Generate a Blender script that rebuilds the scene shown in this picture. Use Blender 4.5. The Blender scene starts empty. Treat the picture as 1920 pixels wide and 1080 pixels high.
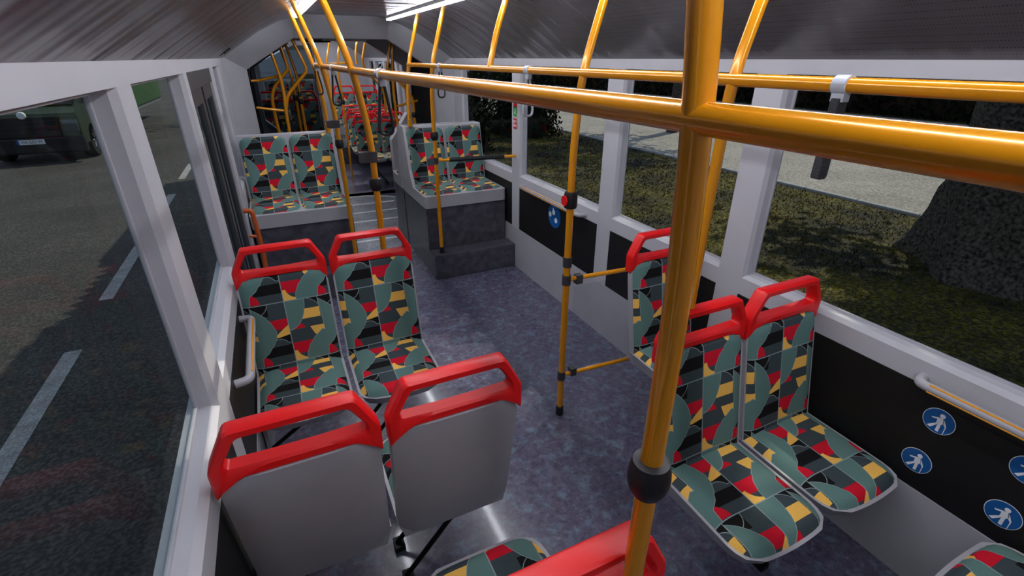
import bpy, bmesh, math, random
from mathutils import Vector, Matrix
random.seed(7)
S = bpy.context.scene
C = S.collection
# ------------------------------------------------------------------ camera, world, sun, exposure
cam = bpy.data.cameras.new('camera'); cam.lens = 906.2 * 36 / 1920; cam.sensor_width = 36; cam.clip_start = .02; cam.clip_end = 300
co = bpy.data.objects.new('camera', cam); C.objects.link(co)
co.location = (0, 0, 2.0); co.rotation_euler = (math.pi / 2 - .4449, 0, -.4433)
S.camera = co
S.view_settings.view_transform = 'Standard'; S.view_settings.look = 'None'
S.view_settings.exposure = 0.7; S.view_settings.gamma = 1.0; S.view_settings.use_curve_mapping = False
W = bpy.data.worlds.new('sky'); S.world = W; W.use_nodes = True
bg = W.node_tree.nodes['Background']; bg.inputs[0].default_value = (.62, .74, 1, 1); bg.inputs[1].default_value = .35
sun = bpy.data.lights.new('sun', 'SUN'); sun.energy = 2.0; sun.angle = .012; sun.color = (1, .9, .74)
so = bpy.data.objects.new('sun', sun); C.objects.link(so)
so.rotation_euler = (math.radians(-14), math.radians(40), 0)      # light comes from the right side (+x)
TUBE = 20.0

# ------------------------------------------------------------------ materials
def srgb(h):
    h = h.lstrip('#'); o = []
    for i in (0, 2, 4):
        c = int(h[i:i+2], 16) / 255
        o.append(c / 12.92 if c <= .04045 else ((c + .055) / 1.055) ** 2.4)
    return (*o, 1)
def mat(name, col, rough=.5, metal=0, noise=0, nscale=20, bump=0, bscale=200, coat=0, spec=.5, emis=None, estr=0, alpha=1, trans=0, col2=None):
    m = bpy.data.materials.new(name); m.use_nodes = True; nt = m.node_tree; b = nt.nodes['Principled BSDF']
    c = srgb(col) if isinstance(col, str) else col
    b.inputs['Base Color'].default_value = c; b.inputs['Roughness'].default_value = rough; b.inputs['Metallic'].default_value = metal
    b.inputs['Specular IOR Level'].default_value = spec; b.inputs['Coat Weight'].default_value = coat; b.inputs['Coat Roughness'].default_value = .08
    b.inputs['Alpha'].default_value = alpha; b.inputs['Transmission Weight'].default_value = trans
    if emis: b.inputs['Emission Color'].default_value = srgb(emis); b.inputs['Emission Strength'].default_value = estr
    tc = nt.nodes.new('ShaderNodeTexCoord')
    if noise or col2:
        n = nt.nodes.new('ShaderNodeTexNoise'); n.inputs['Scale'].default_value = nscale; n.inputs['Detail'].default_value = 6
        nt.links.new(tc.outputs['Object'], n.inputs['Vector'])
        r = nt.nodes.new('ShaderNodeValToRGB'); r.color_ramp.elements[0].position = .35; r.color_ramp.elements[1].position = .65
        c2 = srgb(col2) if col2 else tuple(min(1, v * (1 + noise)) for v in c[:3]) + (1,)
        c1 = c if col2 else tuple(v * (1 - noise) for v in c[:3]) + (1,)
        r.color_ramp.elements[0].color = c1; r.color_ramp.elements[1].color = c2
        nt.links.new(n.outputs['Fac'], r.inputs[0]); nt.links.new(r.outputs[0], b.inputs['Base Color'])
    if bump:
        n = nt.nodes.new('ShaderNodeTexNoise'); n.inputs['Scale'].default_value = bscale; n.inputs['Detail'].default_value = 3
        nt.links.new(tc.outputs['Object'], n.inputs['Vector'])
        bp = nt.nodes.new('ShaderNodeBump'); bp.inputs['Strength'].default_value = bump; bp.inputs['Distance'].default_value = .01
        nt.links.new(n.outputs['Fac'], bp.inputs['Height']); nt.links.new(bp.outputs[0], b.inputs['Normal'])
    return m
M = {}
M['wall'] = mat('wall_plastic', '#b0b0b5', .42, noise=.04, nscale=3, bump=.05, bscale=120)
M['wall_low'] = mat('lower_wall', '#a5a4a9', .5, noise=.05, nscale=4)
M['frame_grey'] = mat('joint_frame_grey', '#aaaab0', .45, noise=.05, nscale=5)
M['black'] = mat('black_panel', '#070708', .55, noise=.2, nscale=8)
M['rubber'] = mat('black_rubber', '#17171a', .45, noise=.1, nscale=30, bump=.1)
M['bellow'] = mat('bellows_fabric', '#101012', .8, noise=.2, nscale=12, bump=.2, bscale=60)
M['door'] = mat('door_frame_grey', '#37383b', .4, noise=.06, nscale=10)
M['yellow'] = mat('yellow_paint', '#ea9a0d', .24, metal=.2, noise=.03, nscale=15, coat=.5)
M['orange'] = mat('orange_paint', '#b8521c', .35, noise=.05, nscale=15, coat=.3)
M['red'] = mat('red_plastic', '#e20f12', .38, noise=.03, nscale=12, bump=.03)
M['shell'] = mat('seat_shell', '#a3a2a7', .38, noise=.03, nscale=6, bump=.02)
M['steel'] = mat('dark_steel', '#19191b', .4, metal=.6, noise=.1)
M['clampgrey'] = mat('clamp_grey', '#b7bcc6', .4, noise=.05)
M['darkclamp'] = mat('dark_clamp', '#3a3a3d', .4, noise=.05)
M['leather'] = mat('black_leather', '#404046', .6, bump=.8, bscale=260)
M['white'] = mat('white_vinyl', '#e2e6ea', .4, noise=.02)
M['blue'] = mat('sign_blue', '#0d5596', .4, noise=.04)
M['green'] = mat('sign_green', '#118a36', .4, noise=.04)
M['signred'] = mat('sign_red', '#b8101c', .4, noise=.04)
M['tube'] = mat('lamp_diffuser', '#ffffff', .4, emis='#f4f6ff', estr=TUBE)
M['chrome'] = mat('chrome', '#c8ccd2', .12, metal=1, noise=.02)
M['platformvinyl'] = mat('platform_vinyl', '#3a3940', .32, col2='#54525c', nscale=14)
M['lens'] = mat('headlamp_glass', '#454f50', .1, coat=1, noise=.1)
M['tyre'] = mat('tyre_rubber', '#101010', .8, noise=.1)
M['carwhite'] = mat('van_white', '#b9bcc2', .3, coat=.5, noise=.03)
M['vgreen'] = mat('van_green', '#1d3008', .4, coat=.4, noise=.05)
M['boxgreen'] = mat('box_green', '#2c5420', .55, noise=.05)
M['vdark'] = mat('grille_black', '#0a0b0a', .5, noise=.1)
M['sill'] = mat('grey_sill', '#6d7276', .5, noise=.08)
M['kerb'] = mat('kerb_concrete', '#a5a7ab', .8, noise=.15, nscale=12)
M['bark'] = mat('tree_bark', '#1b1815', .95, col2='#6a6056', nscale=26, bump=1, bscale=24)
M['leafdark'] = mat('dark_leaf', '#101a0a', .9, noise=.4, nscale=3, spec=.15)
M['leafmid'] = mat('mid_leaf', '#39461a', .7, noise=.4, nscale=3)
M['grass'] = mat('dappled_grass_blade', '#181c08', .95, col2='#685e12', nscale=.9, spec=.1)  # yellow sun patches and dark shade mixed into the blade colour by noise
M['stem'] = mat('brown_stem', '#3a2c20', .9, noise=.2)
def glass(name, tint, a):
    m = bpy.data.materials.new(name); m.use_nodes = True; nt = m.node_tree; nt.nodes.clear()
    o = nt.nodes.new('ShaderNodeOutputMaterial'); t = nt.nodes.new('ShaderNodeBsdfTransparent'); g = nt.nodes.new('ShaderNodeBsdfGlossy')
    t.inputs[0].default_value = tint; g.inputs['Roughness'].default_value = .02; g.inputs[0].default_value = (1, 1, 1, 1)
    f = nt.nodes.new('ShaderNodeFresnel'); f.inputs[0].default_value = 1.25
    mx = nt.nodes.new('ShaderNodeMix'); mx.data_type = 'FLOAT'
    mu = nt.nodes.new('ShaderNodeMath'); mu.operation = 'MULTIPLY'; mu.inputs[1].default_value = a
    s = nt.nodes.new('ShaderNodeMixShader')
    nt.links.new(f.outputs[0], mu.inputs[0]); nt.links.new(mu.outputs[0], s.inputs[0]); nt.links.new(t.outputs[0], s.inputs[1]); nt.links.new(g.outputs[0], s.inputs[2]); nt.links.new(s.outputs[0], o.inputs[0])
    nt.nodes.remove(mx)
    return m
M['glass'] = glass('window_glass', (.8, .83, .82, 1), .035)
M['tint'] = glass('tinted_glass', (.42, .44, .46, 1), .15)
M['clear'] = glass('clear_panel', (.93, .94, .95, 1), .4)

def floor_mat():
    m = bpy.data.materials.new('floor_vinyl'); m.use_nodes = True; nt = m.node_tree; b = nt.nodes['Principled BSDF']
    tc = nt.nodes.new('ShaderNodeTexCoord')
    def noise(sc, det, dist=0):
        n = nt.nodes.new('ShaderNodeTexNoise'); n.inputs['Scale'].default_value = sc; n.inputs['Detail'].default_value = det; n.inputs['Distortion'].default_value = dist
        n.inputs['Roughness'].default_value = .7
        nt.links.new(tc.outputs['Object'], n.inputs['Vector']); return n
    def ramp(src, p0, p1, c0, c1):
        r = nt.nodes.new('ShaderNodeValToRGB'); r.color_ramp.elements[0].position = p0; r.color_ramp.elements[1].position = p1
        r.color_ramp.elements[0].color = c0; r.color_ramp.elements[1].color = c1; nt.links.new(src.outputs['Fac'], r.inputs[0]); return r
    n1 = noise(30, 9, .3); n2 = noise(70, 6); n3 = noise(13, 10, .3)
    r1 = ramp(n1, .35, .68, srgb('#423e50'), srgb('#625d72'))
    r2 = ramp(n3, .5, .66, (0, 0, 0, 1), (1, 1, 1, 1)); r3 = ramp(n2, .58, .68, (0, 0, 0, 1), (1, 1, 1, 1))
    mx = nt.nodes.new('ShaderNodeMix'); mx.data_type = 'RGBA'; mx.inputs['B'].default_value = srgb('#667c8e')
    mu = nt.nodes.new('ShaderNodeMath'); mu.operation = 'MULTIPLY'; mu.inputs[1].default_value = .75
    nt.links.new(r2.outputs[0], mu.inputs[0]); nt.links.new(mu.outputs[0], mx.inputs['Factor']); nt.links.new(r1.outputs[0], mx.inputs['A'])
    mx2 = nt.nodes.new('ShaderNodeMix'); mx2.data_type = 'RGBA'; mx2.inputs['B'].default_value = srgb('#6a6f86')
    mu2 = nt.nodes.new('ShaderNodeMath'); mu2.operation = 'MULTIPLY'; mu2.inputs[1].default_value = .3
    nt.links.new(r3.outputs[0], mu2.inputs[0]); nt.links.new(mu2.outputs[0], mx2.inputs['Factor']); nt.links.new(mx.outputs['Result'], mx2.inputs['A'])
    nt.links.new(mx2.outputs['Result'], b.inputs['Base Color'])
    rr = nt.nodes.new('ShaderNodeMapRange'); rr.inputs['To Min'].default_value = .16; rr.inputs['To Max'].default_value = .34
    b.inputs['Coat Weight'].default_value = .45; b.inputs['Coat Roughness'].default_value = .08
    nt.links.new(n1.outputs['Fac'], rr.inputs['Value']); nt.links.new(rr.outputs[0], b.inputs['Roughness'])
    bp = nt.nodes.new('ShaderNodeBump'); bp.inputs['Strength'].default_value = .06; bp.inputs['Distance'].default_value = .004
    nt.links.new(n2.outputs['Fac'], bp.inputs['Height']); nt.links.new(bp.outputs[0], b.inputs['Normal'])
    return m
M['floor'] = floor_mat()

def ceil_mat():
    m = bpy.data.materials.new('perforated_ceiling'); m.use_nodes = True; nt = m.node_tree; b = nt.nodes['Principled BSDF']
    b.inputs['Base Color'].default_value = srgb('#5f5c62'); b.inputs['Roughness'].default_value = .24; b.inputs['Specular IOR Level'].default_value = .8
    tc = nt.nodes.new('ShaderNodeTexCoord'); v = nt.nodes.new('ShaderNodeTexVoronoi'); v.inputs['Scale'].default_value = 110; v.inputs['Randomness'].default_value = 0
    nt.links.new(tc.outputs['Object'], v.inputs['Vector'])
    r = nt.nodes.new('ShaderNodeValToRGB'); r.color_ramp.elements[0].position = .18; r.color_ramp.elements[1].position = .28
    r.color_ramp.elements[0].color = srgb('#2c2b2f'); r.color_ramp.elements[1].color = srgb('#5f5c62')
    nt.links.new(v.outputs['Distance'], r.inputs[0]); nt.links.new(r.outputs[0], b.inputs['Base Color'])
    n = nt.nodes.new('ShaderNodeTexNoise'); n.inputs['Scale'].default_value = 1.6; n.inputs['Detail'].default_value = 2
    mp = nt.nodes.new('ShaderNodeMapping'); mp.inputs['Scale'].default_value = (.6, 3, .6); nt.links.new(tc.outputs['Object'], mp.inputs[0]); nt.links.new(mp.outputs[0], n.inputs['Vector'])
    bp = nt.nodes.new('ShaderNodeBump'); bp.inputs['Strength'].default_value = .5; bp.inputs['Distance'].default_value = .05
    nt.links.new(n.outputs['Fac'], bp.inputs['Height']); nt.links.new(bp.outputs[0], b.inputs['Normal'])
    return m
M['ceiling'] = ceil_mat()

def ground_mat(name, c1, c2, sc, speck, rough=.9, grain=320):
    m = bpy.data.materials.new(name); m.use_nodes = True; nt = m.node_tree; b = nt.nodes['Principled BSDF']; b.inputs['Roughness'].default_value = rough
    tc = nt.nodes.new('ShaderNodeTexCoord'); n = nt.nodes.new('ShaderNodeTexNoise'); n.inputs['Scale'].default_value = sc; n.inputs['Detail'].default_value = 8
    nt.links.new(tc.outputs['Object'], n.inputs['Vector']); r = nt.nodes.new('ShaderNodeValToRGB')
    r.color_ramp.elements[0].position = .35; r.color_ramp.elements[1].position = .65; r.color_ramp.elements[0].color = srgb(c1); r.color_ramp.elements[1].color = srgb(c2)
    nt.links.new(n.outputs['Fac'], r.inputs[0])
    g = nt.nodes.new('ShaderNodeTexNoise'); g.inputs['Scale'].default_value = grain; g.inputs['Detail'].default_value = 3
    nt.links.new(tc.outputs['Object'], g.inputs['Vector'])
    r2 = nt.nodes.new('ShaderNodeValToRGB'); r2.color_ramp.elements[0].position = .42; r2.color_ramp.elements[1].position = .7
    r2.color_ramp.elements[0].color = (1 - speck,) * 3 + (1,); r2.color_ramp.elements[1].color = (1 + speck * 2.2,) * 3 + (1,)
    nt.links.new(g.outputs['Fac'], r2.inputs[0])
    mx = nt.nodes.new('ShaderNodeMix'); mx.data_type = 'RGBA'; mx.blend_type = 'MULTIPLY'; mx.inputs['Factor'].default_value = 1
    nt.links.new(r.outputs[0], mx.inputs['A']); nt.links.new(r2.outputs[0], mx.inputs['B']); nt.links.new(mx.outputs['Result'], b.inputs['Base Color'])
    return m
M['road'] = ground_mat('asphalt', '#353330', '#43413e', .8, .45, grain=42)
M['path'] = ground_mat('concrete_path', '#94908a', '#a5a09a', .9, .25, grain=22)
M['soil'] = ground_mat('dappled_soil', '#0e1005', '#554e10', .9, .75, grain=26)  # dappled sun and shadow painted into the ground colour as broad patches
M['line'] = ground_mat('road_paint', '#8b8c8c', '#a5a6a6', 6, .2, grain=60)

# ---- the seat fabric: one 0.33 m tile made of polygons and ellipses, repeated over the UV map (metres)
def fabric():
    m = bpy.data.materials.new('seat_fabric'); m.use_nodes = True; nt = m.node_tree; b = nt.nodes['Principled BSDF']
    L = nt.links.new; N = nt.nodes.new
    b.inputs['Roughness'].default_value = .85; b.inputs['Specular IOR Level'].default_value = .25
    uv = N('ShaderNodeUVMap'); uv.uv_map = 'UVMap'; sep = N('ShaderNodeSeparateXYZ'); L(uv.outputs[0], sep.inputs[0])
    def math_(op, a, b_=None, c=None):
        n = N('ShaderNodeMath'); n.operation = op
        for i, x in enumerate((a, b_, c)):
            if x is None: continue
            if isinstance(x, (int, float)): n.inputs[i].default_value = x
            else: L(x, n.inputs[i])
        return n.outputs[0]
    T = .335
    u = math_('FRACT', math_('ADD', math_('MULTIPLY', math_('ADD', sep.outputs['X'], -.197), 1 / T), 10))
    v = math_('FRACT', math_('ADD', math_('MULTIPLY', math_('ADD', sep.outputs['Y'], -.152), 1 / T), 10))
    cv = N('ShaderNodeCombineXYZ'); cv.inputs[2].default_value = 1; L(u, cv.inputs[0]); L(v, cv.inputs[1]); P = cv.outputs[0]
    def half(p, q):                       # signed distance, positive to the left of p->q when v points down
        dx, dy = q[0] - p[0], q[1] - p[1]; l = math.hypot(dx, dy); a, b2 = -dy / l, dx / l
        n = N('ShaderNodeVectorMath'); n.operation = 'DOT_PRODUCT'; n.inputs[1].default_value = (a, b2, -(a * p[0] + b2 * p[1])); L(P, n.inputs[0]); return n.outputs['Value']
    def poly(pts):                        # convex, clockwise as drawn with v downwards
        d = None
        for i in range(len(pts)):
            h = half(pts[i], pts[(i + 1) % len(pts)]); d = h if d is None else math_('MINIMUM', d, h)
        return d
    def ell(cx, cy, rx, ry):              # positive inside (approximate distance)
        n = N('ShaderNodeVectorMath'); n.operation = 'MULTIPLY_ADD'; n.inputs[1].default_value = (1 / rx, 1 / ry, 0); n.inputs[2].default_value = (-cx / rx, -cy / ry, 0); L(P, n.inputs[0])
        l = N('ShaderNodeVectorMath'); l.operation = 'LENGTH'; L(n.outputs[0], l.inputs[0])
        return math_('MULTIPLY', math_('SUBTRACT', 1, l.outputs['Value']), min(rx, ry))
    mn = lambda *a: a[0] if len(a) == 1 else math_('MINIMUM', a[0], mn(*a[1:]))
    mxx = lambda *a: a[0] if len(a) == 1 else math_('MAXIMUM', a[0], mxx(*a[1:]))
    neg = lambda a: math_('MULTIPLY', a, -1)
    SL, BK, TL, RD, YL, LN = srgb('#3b474a'), srgb('#0e0c0d'), srgb('#5d7d77'), srgb('#cc1029'), srgb('#f3bc58'), srgb('#8d9c9c')
    col = N('ShaderNodeRGB'); col.outputs[0].default_value = SL; cur = col.outputs[0]
    def paint(cur, d, c, line=False):
        if line:
            cur = paint(cur, math_('ADD', d, .0075), LN)
        mk = math_('GREATER_THAN', d, 0)
        n = N('ShaderNodeMix'); n.data_type = 'RGBA'; L(mk, n.inputs['Factor']); L(cur, n.inputs['A']); n.inputs['B'].default_value = c
        return n.outputs['Result']
    box = lambda u0, v0, u1, v1: poly([(u0, v0), (u1, v0), (u1, v1), (u0, v1)])
    # right of the leaf (left part of the tile starts at the vertical seam)
    cur = paint(cur, box(.26, 0, .74, .19), BK)                                       # black bowl over the leaf
    cur = paint(cur, mn(ell(.26, .27, .27, .27), box(0, 0, .55, .27)), SL, True)
    cur = paint(cur, mn(ell(.5, .0, .24, .18), box(.5, 0, 1, .3)), BK, True)
    cur = paint(cur, mn(box(.0, 0, .5, 1), box(0, .17, .5, .33)), YL)
    cur = paint(cur, poly([(.31, .47), (.54, .47), (.54, .6), (.44, .65), (.37, .61)]), YL)
    cur = paint(cur, mn(ell(.08, .49, .16, .12), box(0, .3, .3, .475)), RD)
    cur = paint(cur, box(0, .69, .4, .88), RD)
    cur = paint(cur, mn(box(0, .82, .2, 1), neg(ell(.24, .8, .185, .17))), YL)
    cur = paint(cur, mxx(mn(ell(0, .0, .29, .47), box(-.1, 0, .3, .5))), TL, True)
    # between leaf and seam
    cur = paint(cur, box(.62, .27, 1, .43), RD)
    cur = paint(cur, box(.7, .5, 1, .68), BK)
    cur = paint(cur, mn(box(.7, .38, 1, .56), poly([(.78, .53), (.9, .44), (1.02, .36), (1.02, .53), (.8, .565)])), YL)
    cur = paint(cur, mn(box(.72, .57, 1, .8), mxx(ell(.82, .79, .16, .2), box(.9, .665, 1, .8))), SL, True)
    cur = paint(cur, box(.56, .7, 1, .86), BK)
    cur = paint(cur, box(.56, .86, 1, 1), SL)
    cur = paint(cur, mn(box(.5, .82, .66, .985), ell(.5, 1.0, .16, .19)), RD)
    # the leaf
    leaf = mxx(poly([(.505, .04), (.6, .115), (.68, .2), (.755, .32), (.805, .46), (.785, .57), (.71, .69), (.535, .59)]),
               poly([(.49, .55), (.72, .66), (.64, .77), (.53, .85), (.36, .85), (.33, .68)]),
               poly([(.53, .555), (.56, .6), (.53, .86), (.56, 1.05), (.3, 1.05), (.28, .75), (.36, .665)]),
               poly([(.36, .665), (.45, .7), (.45, 1.05), (.185, 1.05), (.2, .9), (.26, .77)]))
    cur = paint(cur, leaf, TL, True)
    # seams
    cur = paint(cur, math_('SUBTRACT', .0065, math_('ABSOLUTE', math_('SUBTRACT', math_('ABSOLUTE', math_('SUBTRACT', u, .5)), .5))), LN)
    cur = paint(cur, math_('SUBTRACT', .0065, math_('ABSOLUTE', math_('SUBTRACT', math_('ABSOLUTE', math_('SUBTRACT', v, .5)), .5))), LN)
    ns = N('ShaderNodeTexNoise'); ns.inputs['Scale'].default_value = 420; ns.inputs['Detail'].default_value = 2; L(uv.outputs[0], ns.inputs['Vector'])
    mr = N('ShaderNodeMapRange'); mr.inputs['From Min'].default_value = .3; mr.inputs['From Max'].default_value = .7; mr.inputs['To Min'].default_value = .8; mr.inputs['To Max'].default_value = 1.2
    L(ns.outputs['Fac'], mr.inputs['Value'])
    vm = N('ShaderNodeVectorMath'); vm.operation = 'SCALE'; L(cur, vm.inputs[0]); L(mr.outputs[0], vm.inputs['Scale']); L(vm.outputs[0], b.inputs['Base Color'])
    bp = N('ShaderNodeBump'); bp.inputs['Strength'].default_value = .15; bp.inputs['Distance'].default_value = .002; L(ns.outputs['Fac'], bp.inputs['Height']); L(bp.outputs[0], b.inputs['Normal'])
    return m
M['fabric'] = fabric()

# ------------------------------------------------------------------ mesh helpers
def obj(name, bm, m, parent=None, smooth=False, kind=None, label=None, cat=None, group=None, uv=None):
    bmesh.ops.recalc_face_normals(bm, faces=bm.faces[:])
    me = bpy.data.meshes.new(name)
    bm.to_mesh(me); bm.free()
    for mm in (m if isinstance(m, (list, tuple)) else [m]): me.materials.append(mm)
    o = bpy.data.objects.new(name, me); C.objects.link(o)
    if smooth:
        for p in me.polygons: p.use_smooth = True
        try: me.set_sharp_from_angle(angle=math.radians(38))
        except Exception: pass
    if parent: o.parent = parent
    tag(o, label, cat, group, kind)
    return o
def tag(o, label=None, cat=None, group=None, kind=None):
    if label: o['label'] = label
    if cat: o['category'] = cat
    if group: o['group'] = group
    if kind: o['kind'] = kind
def thing(name, label, cat, loc=(0, 0, 0), rz=0, group=None):
    o = bpy.data.objects.new(name, None); C.objects.link(o); o.location = loc; o.rotation_euler = (0, 0, rz); o.empty_display_size = .1
    tag(o, label, cat, group); return o
def B(): return bmesh.new()
def box(bm, x0, y0, z0, x1, y1, z1, bev=0):
    vs = [bm.verts.new((x, y, z)) for x in (x0, x1) for y in (y0, y1) for z in (z0, z1)]
    fs = [(0, 1, 3, 2), (4, 6, 7, 5), (0, 4, 5, 1), (2, 3, 7, 6), (0, 2, 6, 4), (1, 5, 7, 3)]
    ff = [bm.faces.new([vs[i] for i in f]) for f in fs]
    if bev:
        es = list({e for f in ff for e in f.edges})
        bmesh.ops.bevel(bm, geom=es, offset=bev, segments=2, affect='EDGES', profile=.7)
    return bm
def prism(bm, pts, axis, a, b):           # pts 2D polygon in the two other axes, extruded along axis from a to b
    def P(p, t):
        return {'x': (t, p[0], p[1]), 'y': (p[0], t, p[1]), 'z': (p[0], p[1], t)}[axis]
    v0 = [bm.verts.new(P(p, a)) for p in pts]; v1 = [bm.verts.new(P(p, b)) for p in pts]
    n = len(pts)
    bm.faces.new(v0); bm.faces.new(v1[::-1])
    for i in range(n): bm.faces.new((v0[i], v0[(i + 1) % n], v1[(i + 1) % n], v1[i]))
    return bm
def ring_prism(bm, outer, inner, axis, a, b):   # frame with a hole; same number of points outside and inside
    def P(p, t):
        return {'x': (t, p[0], p[1]), 'y': (p[0], t, p[1]), 'z': (p[0], p[1], t)}[axis]
    n = len(outer)
    o0 = [bm.verts.new(P(p, a)) for p in outer]; o1 = [bm.verts.new(P(p, b)) for p in outer]
    i0 = [bm.verts.new(P(p, a)) for p in inner]; i1 = [bm.verts.new(P(p, b)) for p in inner]
    for k in range(n):
        j = (k + 1) % n
        bm.faces.new((o0[k], o0[j], i0[j], i0[k])); bm.faces.new((o1[k], i1[k], i1[j], o1[j]))
        bm.faces.new((o0[k], o1[k], o1[j], o0[j])); bm.faces.new((i0[k], i0[j], i1[j], i1[k]))
    return bm
def rounded(pts, r, seg=5):
    P = [Vector(p) for p in pts]; out = []
    n = len(P)
    for i in range(n):
        a, b, c = P[i - 1], P[i], P[(i + 1) % n]
        d1 = (a - b); d2 = (c - b); rr = min(r, d1.length * .45, d2.length * .45)
        p, q = b + d1.normalized() * rr, b + d2.normalized() * rr
        for k in range(seg + 1):
            t = k / seg; out.append((p * (1 - t) ** 2 + b * 2 * t * (1 - t) + q * t * t)[:])
    return out
def fillet(pts, r=.05, seg=6):
    P = [Vector(p) for p in pts]; out = [P[0]]
    for i in range(1, len(P) - 1):
        a, b, c = P[i - 1], P[i], P[i + 1]; d1 = a - b; d2 = c - b; rr = min(r, d1.length * .48, d2.length * .48)
        p, q = b + d1.normalized() * rr, b + d2.normalized() * rr
        for k in range(seg + 1):
            t = k / seg; out.append(p * (1 - t) ** 2 + b * 2 * t * (1 - t) + q * t * t)
    out.append(P[-1]); return out
def tube(bm, pts, r=.018, seg=16, fil=.06, r2=None):
    P = fillet(pts, fil) if len(pts) > 2 and fil else [Vector(p) for p in pts]
    t0 = (P[1] - P[0]).normalized(); up = Vector((0, 0, 1)) if abs(t0.z) < .9 else Vector((0, 1, 0))
    nrm = t0.cross(up).normalized(); rings = []
    for i, p in enumerate(P):
        t = (P[min(i + 1, len(P) - 1)] - P[max(i - 1, 0)]).normalized()
        nrm = (nrm - t * nrm.dot(t)).normalized(); bn = t.cross(nrm)
        rad = r if r2 is None else r + (r2 - r) * i / (len(P) - 1)
        rings.append([bm.verts.new(p + (nrm * math.cos(2 * math.pi * k / seg) + bn * math.sin(2 * math.pi * k / seg)) * rad) for k in range(seg)])
    for a, b in zip(rings, rings[1:]):
        for k in range(seg): bm.faces.new((a[k], a[(k + 1) % seg], b[(k + 1) % seg], b[k]))
    bm.faces.new(rings[0][::-1]); bm.faces.new(rings[-1]); return bm
def lathe(bm, prof, org=(0, 0, 0), axis='z', seg=24):       # prof: (radius, height)
    rings = []
    for r, h in prof:
        ring = []
        for k in range(seg):
            a = 2 * math.pi * k / seg; c, s = math.cos(a) * max(r, .0002), math.sin(a) * max(r, .0002)
            p = {'z': (c, s, h), 'x': (h, c, s), 'y': (c, h, s)}[axis]
            ring.append(bm.verts.new((p[0] + org[0], p[1] + org[1], p[2] + org[2])))
        rings.append(ring)
    for a, b in zip(rings, rings[1:]):
        for k in range(seg): bm.faces.new((a[k], a[(k + 1) % seg], b[(k + 1) % seg], b[k]))
    bm.faces.new(rings[0][::-1]); bm.faces.new(rings[-1]); return bm
def quadcards(bm, n, gen, size):
    for i in range(n):
        p, s = gen(); s *= size
        a = Vector((random.gauss(0, 1), random.gauss(0, 1), random.gauss(0, 1))).normalized(); b = a.orthogonal().normalized(); c = a.cross(b)
        q = [p + b * s, p + c * s * .45, p - b * s, p - c * s * .45]
        bm.faces.new([bm.verts.new(x) for x in q])
def text(name, body, size, m, parent, loc, rot, sx=1, ext=.0006):
    cu = bpy.data.curves.new(name, 'FONT'); cu.body = body; cu.size = size; cu.align_x = 'CENTER'; cu.align_y = 'CENTER'; cu.extrude = ext
    cu.materials.append(m); o = bpy.data.objects.new(name, cu); C.objects.link(o); o.location = loc; o.rotation_euler = rot; o.scale = (sx, 1, 1)
    dg = bpy.context.evaluated_depsgraph_get(); me = bpy.data.meshes.new_from_object(o.evaluated_get(dg)); bpy.data.objects.remove(o)
    o = bpy.data.objects.new(name, me); C.objects.link(o); o.location = loc; o.rotation_euler = rot; o.scale = (sx, 1, 1)
    if parent: o.parent = parent
    return o
def copy_tree(o, parent=None):
    c = o.copy(); C.objects.link(c)
    if parent: c.parent = parent
    for ch in KIDS.get(o.name, []): copy_tree(ch, c)
    return c
KIDS = {}
def remember(root):
    for o in list(C.objects):
        if o.parent: KIDS.setdefault(o.parent.name, [])
    for o in C.objects:
        if o.parent and o not in KIDS[o.parent.name]: KIDS[o.parent.name].append(o)

XL, XR = -.325, 2.07
XC = (XL + XR) / 2
Y0, Y1 = -1.6, 6.0
# ------------------------------------------------------------------ large structure
def shell_floor(name, y0, y1, x0=XL - .1, x1=XR + .1, m='floor', T=None):
    o = obj(name, box(B(), x0, y0, -.08, x1, y1, 0), M[m], kind='structure')
    if T: o.matrix_world = T
    return o
shell_floor('floor', Y0, Y1 + .3)
CEIL = [(XL - .02, 1.985), (.0, 2.2), (.455, 2.4), (1.29, 2.4), (1.745, 2.2), (XR + .02, 1.985)]
CEIL = [(XL - .02, 1.98), (-.2, 2.075), (0.05, 2.235), (.25, 2.33), (.4, 2.38), (.5, 2.4), (1.245, 2.4), (1.345, 2.38), (1.495, 2.33), (1.695, 2.235), (1.945, 2.075), (XR + .02, 1.98)]
HX0, HX1, HY0, HY1 = .70, 1.04, 1.75, 2.35     # roof hatch opening
def ceiling(name, y0, y1, hatch=False, T=None):
    bm = B(); t = .06
    low = CEIL; up = [(x, z + t) for x, z in CEIL]
    if not hatch:
        prism(bm, low + up[::-1], 'y', y0, y1)
    else:
        left = low[:6] + [(HX0, 2.4), (HX0, 2.46)] + up[:6][::-1]; right = [(HX1, 2.4)] + low[6:] + up[6:][::-1] + [(HX1, 2.46)]
        prism(bm, left, 'y', y0, y1); prism(bm, right, 'y', y0, y1)
        box(bm, HX0, y0, 2.4, HX1, HY0, 2.46); box(bm, HX0, HY1, 2.4, HX1, y1, 2.46)
    o = obj(name, bm, M['ceiling'], kind='structure', smooth=True)
    if T: o.matrix_world = T
    return o
ceiling('ceiling', Y0, Y1 + .02, hatch=True)
# roof hatch: open frame with a clear pane
rh = thing('roof_hatch', 'clear roof hatch in the flat middle of the bus ceiling', 'roof hatch', (.87, 2.05, 2.4))
ring_prism(bm := B(), [(-.21, -.34), (.21, -.34), (.21, .34), (-.21, .34)], [(-.165, -.295), (.165, -.295), (.165, .295), (-.165, .295)], 'z', -.012, .0)
obj('hatch_frame', bm, M['wall'], rh)
obj('pane', box(B(), -.168, -.298, .03, .168, .298, .036), M['clear'], rh)

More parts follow.
